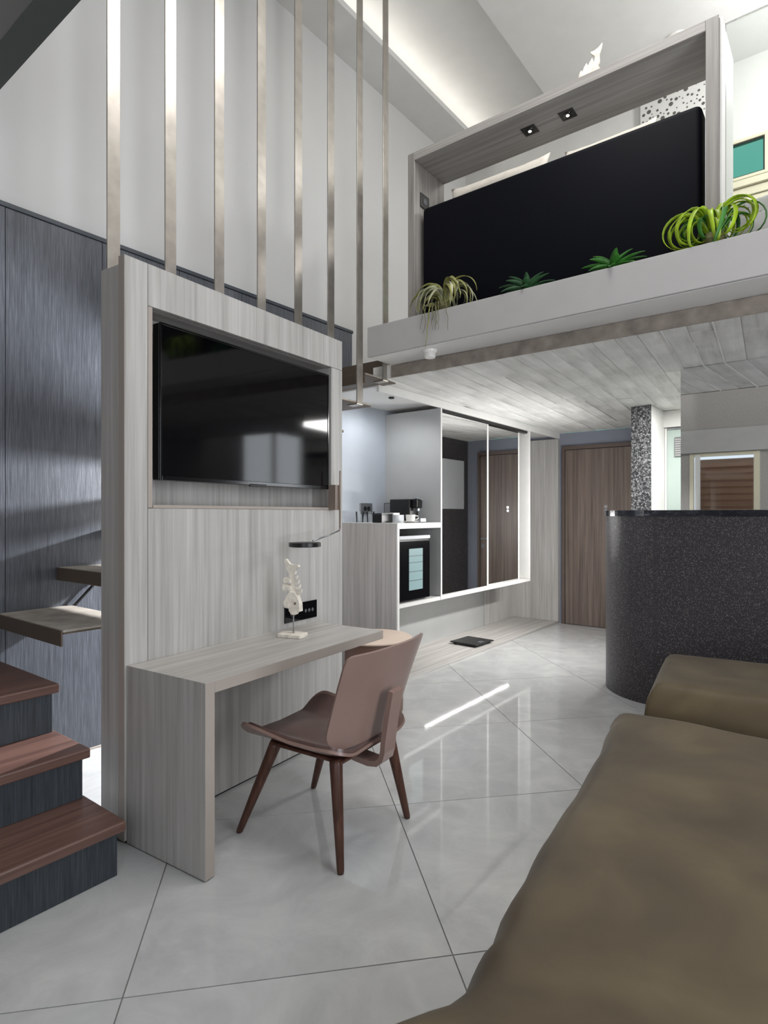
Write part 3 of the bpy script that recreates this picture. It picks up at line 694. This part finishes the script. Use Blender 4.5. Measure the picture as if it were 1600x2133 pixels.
sk = empty('wall_socket', (XW + .0062, 4.18, 1.41)); tag(sk, 'grey double wall socket in the coffee nook', 'socket')
box('plate', 0, .010, -.085, .085, -.05, .05, GREYS, sk, .002)
for yy in (-.02, .03):
    o = lathe('round_socket', [(0, 0), (.021, 0), (.021, .002), (0, .002)], BLACK, sk, n=24); o.location = (.0102, yy, 0); o.rotation_euler = (0, R(90), 0)
bs = empty('bathroom_scale', (-3.065, 5.44, .0205), R(-3)); tag(bs, 'flat black bathroom scale on the wooden platform', 'scale')
box('glass_top', -.16, .16, -.17, .17, .018, .030, BLACK, bs, .004, 2)
box('display', .08, .13, -.04, .04, .0301, .0306, GREYS, bs, 0)
for sx in (-.12, .12):
    for sy in (-.13, .13): lathe('foot', [(0, 0), (.016, 0), (.018, .0175), (0, .0175)], BLACK, bs, (sx, sy, 0), 14)
sp = empty('stair_spotlight', (-3.27, 3.98, 2.345)); tag(sp, 'small white spotlight tucked under the stair treads', 'spotlight')
sp.location.z = 2.3725
box('mount', -.04, .04, -.03, .03, 0, .02, BLACK, sp, .002)
o = lathe('lamp_can', [(0, 0), (.032, 0), (.034, .06), (.02, .07), (0, .07)], PORC, sp, (0, 0, .021), 24)

# ------------------------------------------------------------------ entrance door
d1 = empty('door_1', (-2.755, YE, 0)); struct(d1, 'walnut entrance door with peephole', 'door')
box('frame_post', -.035, .0, -.05, -.001, 0, 2.20, DOORF, d1, .002)
box('frame_post', .96, .995, -.05, -.001, 0, 2.20, DOORF, d1, .002)
box('frame_head', .0005, .9595, -.05, -.001, 2.155, 2.20, DOORF, d1, .002)
box('door_leaf', .004, .956, -.035, -.002, .006, 2.150, DOORW, d1, .002)
o = lathe('peephole', [(0, 0), (.012, 0), (.019, .004), (.019, .008), (0, .008)], GREYS, d1, n=20); o.location = (.50, -.0352, 1.45); o.rotation_euler = (R(90), 0, 0)
o = lathe('peephole', [(0, 0), (.012, 0), (.017, .004), (.017, .006), (0, .006)], GREYS, d1, n=20); o.location = (.50, -.0352, 1.405); o.rotation_euler = (R(90), 0, 0)
hd = box('door_handle', .80, .93, -.085, -.07, 1.02, 1.04, GREYS, d1, .004, 2); box('handle_neck', .90, .925, -.0695, -.036, 1.02, 1.04, GREYS, hd)
box('lock_plate', .89, .935, -.042, -.0355, .90, .96, GREYS, d1, .003)

# ------------------------------------------------------------------ stone counter, pillar wall, mirror, wash room
def counter_outline(o):
    R0 = .5 + o; pts = [(-1.54 - o, 5.838)]
    for k in range(25):
        a = math.pi + (math.pi / 2) * k / 24; pts.append((-1.04 + R0 * math.cos(a), 5.0 + R0 * math.sin(a)))
    pts.append((XR - .003, 4.5 - o)); return pts
ct = empty('stone_counter', (0, 0, 0)); tag(ct, 'dark speckled stone counter with a rounded corner and granite top', 'counter')
outer = counter_outline(0); inner = counter_outline(-.16)
o = prism('counter_body', outer + inner[::-1], 0.001, 1.345, STONE, ct)
for p in o.data.polygons: p.use_smooth = abs(p.normal.z) < .5
o.modifiers.new('edge', 'EDGE_SPLIT').split_angle = R(30)
outer = counter_outline(.012); inner = counter_outline(-.36)
prism('counter_top', outer + inner[::-1], 1.3455, 1.388, GRANITE, ct)
ws = box('wall_stone', -1.585, -1.42, 5.842, YE - .001, 0, ZS - .001, STONE, b=.002); struct(ws, 'dark speckled stone wall beside the entrance door', 'wall')
box('washroom_lining', -1.4195, -1.412, 5.843, 6.99, 1.389, ZS - .002, WHITE, ws, 0)
box('pillar_face', -1.592, -1.416, 5.8405, 5.8418, 1.389, ZS - .002, FLAKE, ws, 0)
nb = box('switch_cabinet', -1.612, -1.5855, 6.35, 7.10, 1.43, 2.085, PAPER, b=.003); tag(nb, 'pale wall cabinet on the stone wall reflected in the wardrobe mirror', 'cabinet')
mr = empty('counter_mirror', (-.905, 4.53, 1.3885)); tag(mr, 'tall frameless mirror standing on the stone counter', 'mirror')
box('mirror_face', 0, 2.60, -.004, 0, 0, ZS - 1.3885 - .003, MIRROR, mr, 0)
box('backing', 0, 2.60, .0004, .014, 0, ZS - 1.3885 - .003, WHITE, mr, 0)
bw = boxes('wall_washroom', [(-1.419, XR, 6.30, 6.42, 2.21, ZS - .001), (-1.419, XR, 7.0, 7.1, 0, 2.2)], WHITE); struct(bw, 'white lintel and wall of the washroom behind the counter', 'wall')
gp = empty('glass_partition', (-1.41, 6.34, 0)); tag(gp, 'pale green frosted glass partition beside the stone pillar', 'glass panel')
box('pane', 0.02, 1.2, 0, .01, 0.001, 2.185, FROST, gp); box('post', 0, .019, -.01, .02, 0.001, 2.205, WHITE, gp)
box('top_rail', .02, 1.2, -.006, .016, 2.186, 2.205, GREYS, gp)
vg = empty('vent_grille', (-1.27, 6.325, 1.92)); tag(vg, 'small grey vent grille beside the mirror edge', 'grille')
box('frame', -.05, .08, 0, .008, 0, .19, GREYS, vg)
for k in range(8): box('slat', -.045, .075, -.004, -.0003, .01 + k * .022, .018 + k * .022, FASC, vg, 0)

# ------------------------------------------------------------------ day bed
EDGE_PTS = [(.30, -.75), (.70, -.75), (.80, -.735), (.88, -.705), (.94, -.672), (.99, -.642), (1.05, -.632), (1.17, -.655), (1.21, -.652), (1.35, -.683), (1.45, -.691), (1.64, -.722), (1.93, -.750), (2.41, -.805), (2.76, -.866), (2.88, -.890), (2.95, -.89)]
def xl(y):
    for (a, x0), (b, x1) in zip(EDGE_PTS, EDGE_PTS[1:]):
        if a <= y <= b:
            t = (y - a) / (b - a); t = t * t * (3 - 2 * t) * .5 + t * .5; return x0 + (x1 - x0) * t
    return EDGE_PTS[0][1] if y < .3 else EDGE_PTS[-1][1]
def pad(name, xf, x1, y0, y1, ztop, zbot, rad, mat, parent, nx=60, ny=80, amp=.008, crown=.03, seed=0.0, ear=0.0, skew=0.0):
    vs, fs = [], []; 
    def pos(i, n, r_frac=.22):
        t = i / n; return t
    for j in range(ny + 1):
        v = j / ny
        for i in range(nx + 1):
            u = i / nx
            u = .5 - .5 * math.cos(math.pi * u) * (1 if True else 0) if False else u ** 1.0
            # pack samples near the borders
            uu = u + .0
            uu = (3 * uu * uu - 2 * uu ** 3) * .6 + uu * .4; vv = (3 * v * v - 2 * v ** 3) * .6 + v * .4
            yy = y0 + (y1 - y0) * vv; xx0 = xf(yy); xx = xx0 + (x1 - xx0) * uu
            de = min(xx - xx0, x1 - xx, yy - y0, y1 - yy)
            k = min(de / rad, 1.0); h = math.sqrt(max(0, 1 - (1 - k) ** 2))
            cr = crown * (math.sin(math.pi * min(max(uu, 0), 1)) ** .5 * math.sin(math.pi * vv) ** .5)
            nz = noise.noise(Vector((xx * 2.3 + seed, yy * 1.9, 3.1))) * amp * 1.4 + noise.noise(Vector((xx * 6 + yy * 3, yy * 3 - seed, 1.7))) * amp * .5
            z = zbot + (ztop - zbot) * (.45 + .55 * h) + cr + nz * k
            vs.append((xx, yy + skew * (xx - xx0), z))
    ix = lambda i, j: j * (nx + 1) + i
    for j in range(ny):
        for i in range(nx): fs.append((ix(i, j), ix(i + 1, j), ix(i + 1, j + 1), ix(i, j + 1)))
    rim = [ix(i, 0) for i in range(nx)] + [ix(nx, j) for j in range(ny)] + [ix(i, ny) for i in range(nx, 0, -1)] + [ix(0, j) for j in range(ny, 0, -1)]
    base = len(vs)
    for q in rim:
        p = vs[q]; vs.append((p[0] + (.025 if p[0] < 0 else -.01), p[1] + (-.02 if p[1] > (y0 + y1) / 2 else .02), zbot))
    m = len(rim)
    for a in range(m): fs.append((rim[a], base + a, base + (a + 1) % m, rim[(a + 1) % m]))
    fs.append(tuple(base + a for a in range(m)))
    bm = bmesh.new(); me = bpy.data.meshes.new('tmp'); me.from_pydata(vs, [], fs); bm.from_mesh(me); bpy.data.meshes.remove(me)
    return from_bm(name, bm, mat, parent, True)
bd = empty('day_bed', (0, 0, 0)); tag(bd, 'large olive velvet day bed mattress in the foreground', 'bed')
pad('mattress', xl, 1.2, .42, 2.95, .435, .17, .10, OLIVE, bd, amp=.012, crown=.035, skew=.02)
tube('piping', [(xl(.45 + t * .05) - .001, .45 + t * .05, .289 + .0) for t in range(50)], .005, OLIVE, bd)
box('bed_base', -.50, 1.15, .5, 2.88, .0, .169, BLACK, bd, .01)
cb_ = empty('bolster_cushion', (0, 0, 0)); tag(cb_, 'olive velvet head cushion against the stone counter', 'cushion')
pad('cushion_body', lambda y: -.775 - .135 * (y - 3.03), 1.2, 3.02, 3.86, .545, .17, .09, OLIVE, cb_, 50, 40, .012, .02, 5.0, skew=.03)
tube('piping', [(-.776 - .135 * t * .05, 3.03 + t * .05, .339) for t in range(17)], .005, OLIVE, cb_)
box('cushion_base', -.60, 1.15, 3.05, 3.85, 0, .169, BLACK, cb_, .01)

# ------------------------------------------------------------------ headboard frame on the loft edge
hf = empty('wooden_surround', (-2.433, 3.41, 2.60)); tag(hf, 'pale elm box frame around the navy headboard on the loft', 'frame')
W_, Hh, Dp = 1.927, 1.285, .39
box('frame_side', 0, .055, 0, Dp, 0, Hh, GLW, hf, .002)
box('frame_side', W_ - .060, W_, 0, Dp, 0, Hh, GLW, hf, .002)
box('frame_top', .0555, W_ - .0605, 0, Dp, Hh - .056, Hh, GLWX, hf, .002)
box('white_side_cladding', W_ + .0005, W_ + .012, .02, Dp, .235, Hh - .004, WHITE, hf, .001)
hb = empty('headboard', (-2.433, 3.46, 2.60)); tag(hb, 'dark navy padded headboard inside the elm frame', 'headboard')
bm = bmesh.new(); add_box(bm, .085, W_ - .088, 0, .14, 0, .905); bev(bm, .03, 4); hbp = from_bm('pad', bm, NAVY, hb, True)
for x in (-1.605, -1.357):
    s_ = empty('recessed_spot', (x, 3.60, 3.829)); tag(s_, 'square black recessed spot, ' + ('left' if x < -1.5 else 'right') + ' one in the elm frame soffit', 'spotlight', 'frame spots')
    box('plate', -.046, .046, -.046, .046, -.004, -.0005, BLACK, s_, .001)
    lathe('reflector', [(0, -.0075), (.028, -.0075), (.030, -.0045), (0, -.0045)], BLACKG, s_, n=24)
    lathe('bulb', [(0, -.012), (.009, -.011), (.010, -.008), (0, -.008)], LAMPW, s_, n=16)
ol = empty('frame_outlet', (-2.377, 3.535, 3.585)); tag(ol, 'black outlet plate on the left inner side of the elm frame', 'outlet')
box('plate', .0, .006, -.055, .055, -.05, .05, BLACK, ol, .001)
o = lathe('round_socket', [(0, 0), (.02, 0), (.022, .002), (0, .003)], SOCKG, ol, n=20); o.location = (.006, 0, 0); o.rotation_euler = (0, R(90), 0)
fish('fish_sculpture', (-1.15, 3.452, 3.8855), R(12), .165, False, 'white fish sculpture on top of the elm frame', 'driftwood fish')
# smoke detector below the fascia
sd = empty('smoke_detector', (-2.205, 3.345, 2.46)); tag(sd, 'white round smoke detector under the loft edge', 'smoke detector')
lathe('mount', [(0, -.022), (.042, -.022), (.052, -.004), (.052, -.0005), (0, -.0005)], PORC, sd, n=32)
lathe('sensor', [(0, -.052), (.034, -.052), (.038, -.046), (.038, -.036), (.036, -.035), (.036, -.031), (.038, -.030), (.038, -.0225), (0, -.0225)], PORC, sd, n=32)
# glass balustrade right of the frame
gr_ = empty('glass_balustrade', (-.48, 3.43, 2.831)); tag(gr_, 'clear glass balustrade at the right end of the loft', 'glass panel')
box('pane', 0, XR + .478, 0, .012, 0, 1.005, GLASS, gr_, .001)
box('top_edge', 0, XR + .478, -.001, .013, 1.0055, 1.010, WHITE, gr_, .001)

# loft bedroom: windows, perforated board, pillows
wn4 = empty('window_4', (-.875, 6.0, 4.27)); struct(wn4, 'teal clerestory window of the loft above the fern', 'window')
for x0, x1 in ((-.375, -.33), (.33, .375)): box('frame_post', x0, x1, -.012, .06, 0, .35, CREAM, wn4)
for z in (0, .325): box('frame_rail', -.33, .33, -.012, .06, z, z + .025, CREAM, wn4)
for q in ((-.33, -.318, .025, .325), (.318, .33, .025, .325)): box('sash', q[0], q[1], .0, .03, q[2], q[3], BLACK, wn4)
for z in (.026, .314): box('sash', -.317, .317, 0, .03, z, z + .01, BLACK, wn4)
box('pane', -.317, .317, .012, .016, .037, .313, TEAL, wn4, 0)
box('sill', -.55, .60, -.06, -.001, -.085, -.03, CREAM, wn4); box('transom', -.55, .60, -.03, -.001, -.16, -.09, CREAM, wn4)
wn5 = empty('window_5', (-.875, 6.0, 3.2)); struct(wn5, 'lower teal window of the loft below the clerestory', 'window')
for x0, x1 in ((-.375, -.33), (.33, .375)): box('frame_post', x0, x1, -.012, .06, 0, .905, CREAM, wn5)
for z in (0, .865): box('frame_rail', -.33, .33, -.012, .06, z, z + .04, CREAM, wn5)
box('pane', -.33, .33, .012, .016, .04, .865, TEAL, wn5, 0)
vs, fs = [], []
for j in range(25):
    for i in range(49):
        x = -34 + i * 1.5; yy = 14 + j * 1.6; hgt_ = -2 + 30 * (1 - math.exp(-j / 9)) * (.7 + .3 * math.sin(i * .22 + 1)) + noise.noise(Vector((x * .3, yy * .3, 0))) * 1.2
        vs.append((x, yy, hgt_))
for j in range(24):
    for i in range(48): fs.append((j * 49 + i, j * 49 + i + 1, (j + 1) * 49 + i + 1, (j + 1) * 49 + i))
ev = box('roof_eave', -4, 2, 6.12, 6.55, 4.88, 4.96, DARKGREEN); struct(ev, 'dark roof eave outside the loft clerestory window', 'roof')
hl = from_py('hillside', vs, fs, HILL, None, True); tag(hl, 'green hillside seen through the loft windows', 'hill', kind='structure')

pb = empty('perforated_board', (-1.24, 5.97, 5.11)); tag(pb, 'white board perforated with round holes high on the loft wall', 'panel')
box('board', -.30, .30, -.02, .028, -.24, .195, WARMWALL, pb, .002)
HOLE = plain('hole_shadow', (96, 94, 90), 0.9)  # flat dark discs paint the shade inside the holes
pts = []
for _ in range(4000):
    p = (random.uniform(-.285, .285), random.uniform(-.225, .185), random.choice((.006, .008, .011, .014, .019)))
    if all(math.hypot(p[0] - q[0], p[1] - q[1]) > p[2] + q[2] + .008 for q in pts): pts.append(p)
    if len(pts) > 95: break
for p in pts:
    o = lathe('hole', [(0, 0), (p[2], 0), (p[2], .001), (0, .001)], HOLE, pb, n=14, smooth=False); o.location = (p[0], -.0202, p[1]); o.rotation_euler = (R(90), 0, 0)

def pillow(name, loc, rot, sx, sy, sz, mat, label, group=None, cat='pillow'):
    vs, fs = [], []; n = 22
    for s in (1, -1):
        for j in range(n + 1):
            for i in range(n + 1):
                u, v = i / n * 2 - 1, j / n * 2 - 1
                h = ((1 - u ** 4) * (1 - v ** 4)) ** .55
                pin = 1 - .10 * (1 - abs(u) ** 3) * abs(v) ** 4 ; pin2 = 1 - .10 * (1 - abs(v) ** 3) * abs(u) ** 4
                vs.append((u * sx * pin2, v * sy * pin, s * sz * h + .006 * noise.noise(Vector((u * 3, v * 3, s + sx * 9)))))
    m = (n + 1) ** 2
    for j in range(n):
        for i in range(n):
            q = (j * (n + 1) + i, j * (n + 1) + i + 1, (j + 1) * (n + 1) + i + 1, (j + 1) * (n + 1) + i); fs.append(q); fs.append(tuple(m + k for k in q[::-1]))
    me = bpy.data.meshes.new(name); me.from_pydata(vs, [], fs); bm = bmesh.new(); bm.from_mesh(me); bpy.data.meshes.remove(me)
    bmesh.ops.remove_doubles(bm, verts=bm.verts[:], dist=.012); o = from_bm(name, bm, mat, None, True)
    o.location = loc; o.rotation_euler = rot; tag(o, label, cat, group); return o
lbed = empty('loft_bed', (-1.5, 4.75, 2.591)); tag(lbed, 'white loft bed behind the headboard', 'bed')
box('mattress', -.85, .85, -.88, .95, .20, .50, LINEN, lbed, .05, 3); box('bed_base', -.85, .85, -.88, .95, 0, .199, WHITE, lbed, .005)
zp = 2.591 + .505
pillow('pillow', (-2.03, 3.93, zp + .43), (R(80), 0, R(1)), .40, .375, .07, LINEN, 'grey linen pillow showing its corner at the left end of the headboard', 'loft pillows')
pillow('pillow', (-1.24, 3.95, zp + .41), (R(79), 0, R(-1)), .30, .37, .07, LINEN, 'white pillow with two corners above the middle of the headboard', 'loft pillows')
pillow('pillow', (-.88, 4.30, zp + .45), (R(78), 0, R(0)), .19, .44, .07, PAPER, 'grey pillow in front of the perforated board', 'loft pillows')
o = pillow('round_cushion', (-.34, 4.05, 3.02), (R(86), 0, R(-10)), .19, .19, .07, TERRAZ, 'speckled pale cushion behind the glass balustrade', None, 'cushion')
stl = empty('loft_stool', (-.34, 4.06, 2.591)); tag(stl, 'pale stool carrying the speckled cushion', 'stool')
lathe('stool_seat', [(0, .20), (.2, .20), (.21, .215), (.2, .232), (0, .232)], WHITE, stl, n=32); lathe('stool_base', [(0, 0), (.16, 0), (.12, .1), (.16, .199), (0, .199)], WHITE, stl, n=32)
rg = lathe('ceiling_ring_lamp', [(0, 0), (.07, -.004), (.075, -.012), (.10, -.012), (.105, 0), (0, 0.001)], PORC, None, (-1.11, 5.41, ZC - .001), 36); tag(rg, 'white ring downlight on the loft ceiling', 'downlight')

# ------------------------------------------------------------------ plants along the trough
def arc_leaf(az, reach, rise, droop, n=14, curl=0.0, twist=0.0):
    pts = []
    for i in range(n + 1):
        t = i / n; a = az + twist * t * t
        r = reach * (math.sin(t * math.pi * (.5 + curl * .5)) if curl else t ** .9)
        z = rise * math.sin(min(t * 1.5, 1) * math.pi * .5) - droop * max(0, t - .35) ** 1.7 / (.65 ** 1.7)
        pts.append((r * math.cos(a), r * math.sin(a), z))
    return pts
def side_of(az): return (-math.sin(az), math.cos(az), .15)
def curly(name, loc, label, mats, count, length, phi0, phi1, width, roots, seed, back=.35, front=.42, pw=1.25):
    r = empty(name, loc); tag(r, label, 'plant', None); rnd = random.Random(seed); n = 22
    for k in range(count):
        az = 2 * math.pi * k / count + rnd.uniform(-.3, .3); L_ = length * rnd.uniform(.7, 1.15)
        a0, a1 = phi0 * rnd.uniform(.75, 1.15), phi1 * rnd.uniform(.75, 1.15); tw = rnd.uniform(-.7, .7); ys = back if math.sin(az) > 0 else front
        R_, Z_, pts = .012, 0.0, []
        for i in range(n + 1):
            t = i / n; ph = a0 + (a1 - a0) * max(0, (t - pw) / (1 - pw)); aa = az + tw * t
            pts.append((R_ * math.cos(aa), R_ * math.sin(aa) * ys, max(Z_, -.035)))
            R_ += math.cos(ph) * L_ / n; Z_ += math.sin(ph) * L_ / n
        wd_ = [width * (.75 + .25 * math.sin(math.pi * i / n)) * (1 - (i / n) ** 2.2) + .0012 for i in range(n + 1)]
        ribbon('leaf', pts, wd_, mats[k % len(mats)], r, side_of(az), fold=.35)
    for k in range(roots):
        x0 = rnd.uniform(-.10, .10); ln = rnd.uniform(.10, .20) if k else .27; x0 = -.04 if k == 0 else x0
        pts = [(x0 * .6, -.06, .0), (x0, -.104, .004)]
        for i in range(1, 9): pts.append((x0 + rnd.uniform(-.010, .010) * (i > 1) + (x0 * .25 - (.02 if k == 0 else 0)) * i / 8, -.108 + rnd.uniform(-.003, .001), -ln * i / 8))
        tube('root', pts, [(.0055 if k == 0 else .0032) * (1 - i / 13) for i in range(10)], OLIVELEAF if k == 0 else ROOTM, r, 6)
    lathe('root_ball', [(0, -.04), (.035, -.03), (.05, 0), (.04, .03), (0, .045)], ROOTM, r, n=14)
    return r
def rosette(name, loc, label, mat, count, ln, seed):
    r = empty(name, loc); tag(r, label, 'plant', None); rnd = random.Random(seed)
    for ring, (cnt, tilt, q) in enumerate(((count, .25, 1.0), (count - 2, .62, .92), (5, 1.05, .72))):
        for k in range(cnt):
            az = 2 * math.pi * (k + .5 * ring) / cnt + rnd.uniform(-.12, .12); a = tilt + rnd.uniform(-.06, .06); n = 10; L_ = ln * q * rnd.uniform(.9, 1.05)
            pts = [(L_ * t * math.cos(a - .35 * t * t) * math.cos(az), L_ * t * math.cos(a - .35 * t * t) * math.sin(az) * .55, L_ * t * math.sin(a - .30 * t) + .01) for t in [i / n for i in range(n + 1)]]
            wd_ = [.004 + .019 * math.sin(math.pi * min(1, (i / n) ** .75)) if i < n else .0008 for i in range(n + 1)]
            ribbon('leaf', pts, wd_, mat, r, side_of(az), fold=.45)
    lathe('stem', [(0, -.075), (.02, -.075), (.024, 0), (.01, .02), (0, .02)], ROOTM, r, n=12)
    return r
curly('air_plant', (-2.08, 3.325, 2.715), 'drooping olive grey air plant with hanging roots at the left of the trough', (PALELEAF, OLIVELEAF, OLIVELEAF, PALELEAF), 50, .38, 1.3, -2.2, .0150, 9, 3, pw=.16)
rosette('succulent_plant', (-1.50, 3.32, 2.668), 'dark green pointed rosette plant left of the two rosettes', DGREEN, 9, .215, 5)
rosette('succulent_plant', (-1.00, 3.32, 2.668), 'bright green pointed rosette plant right of the two rosettes', MGREEN, 9, .205, 8)
curly('air_plant', (-.515, 3.315, 2.71), 'curly lime green air plant at the right of the trough', (LIME, LIME, MGREEN, LIME), 36, .50, 1.15, -4.7, .0140, 0, 11, .22, .42, .20)
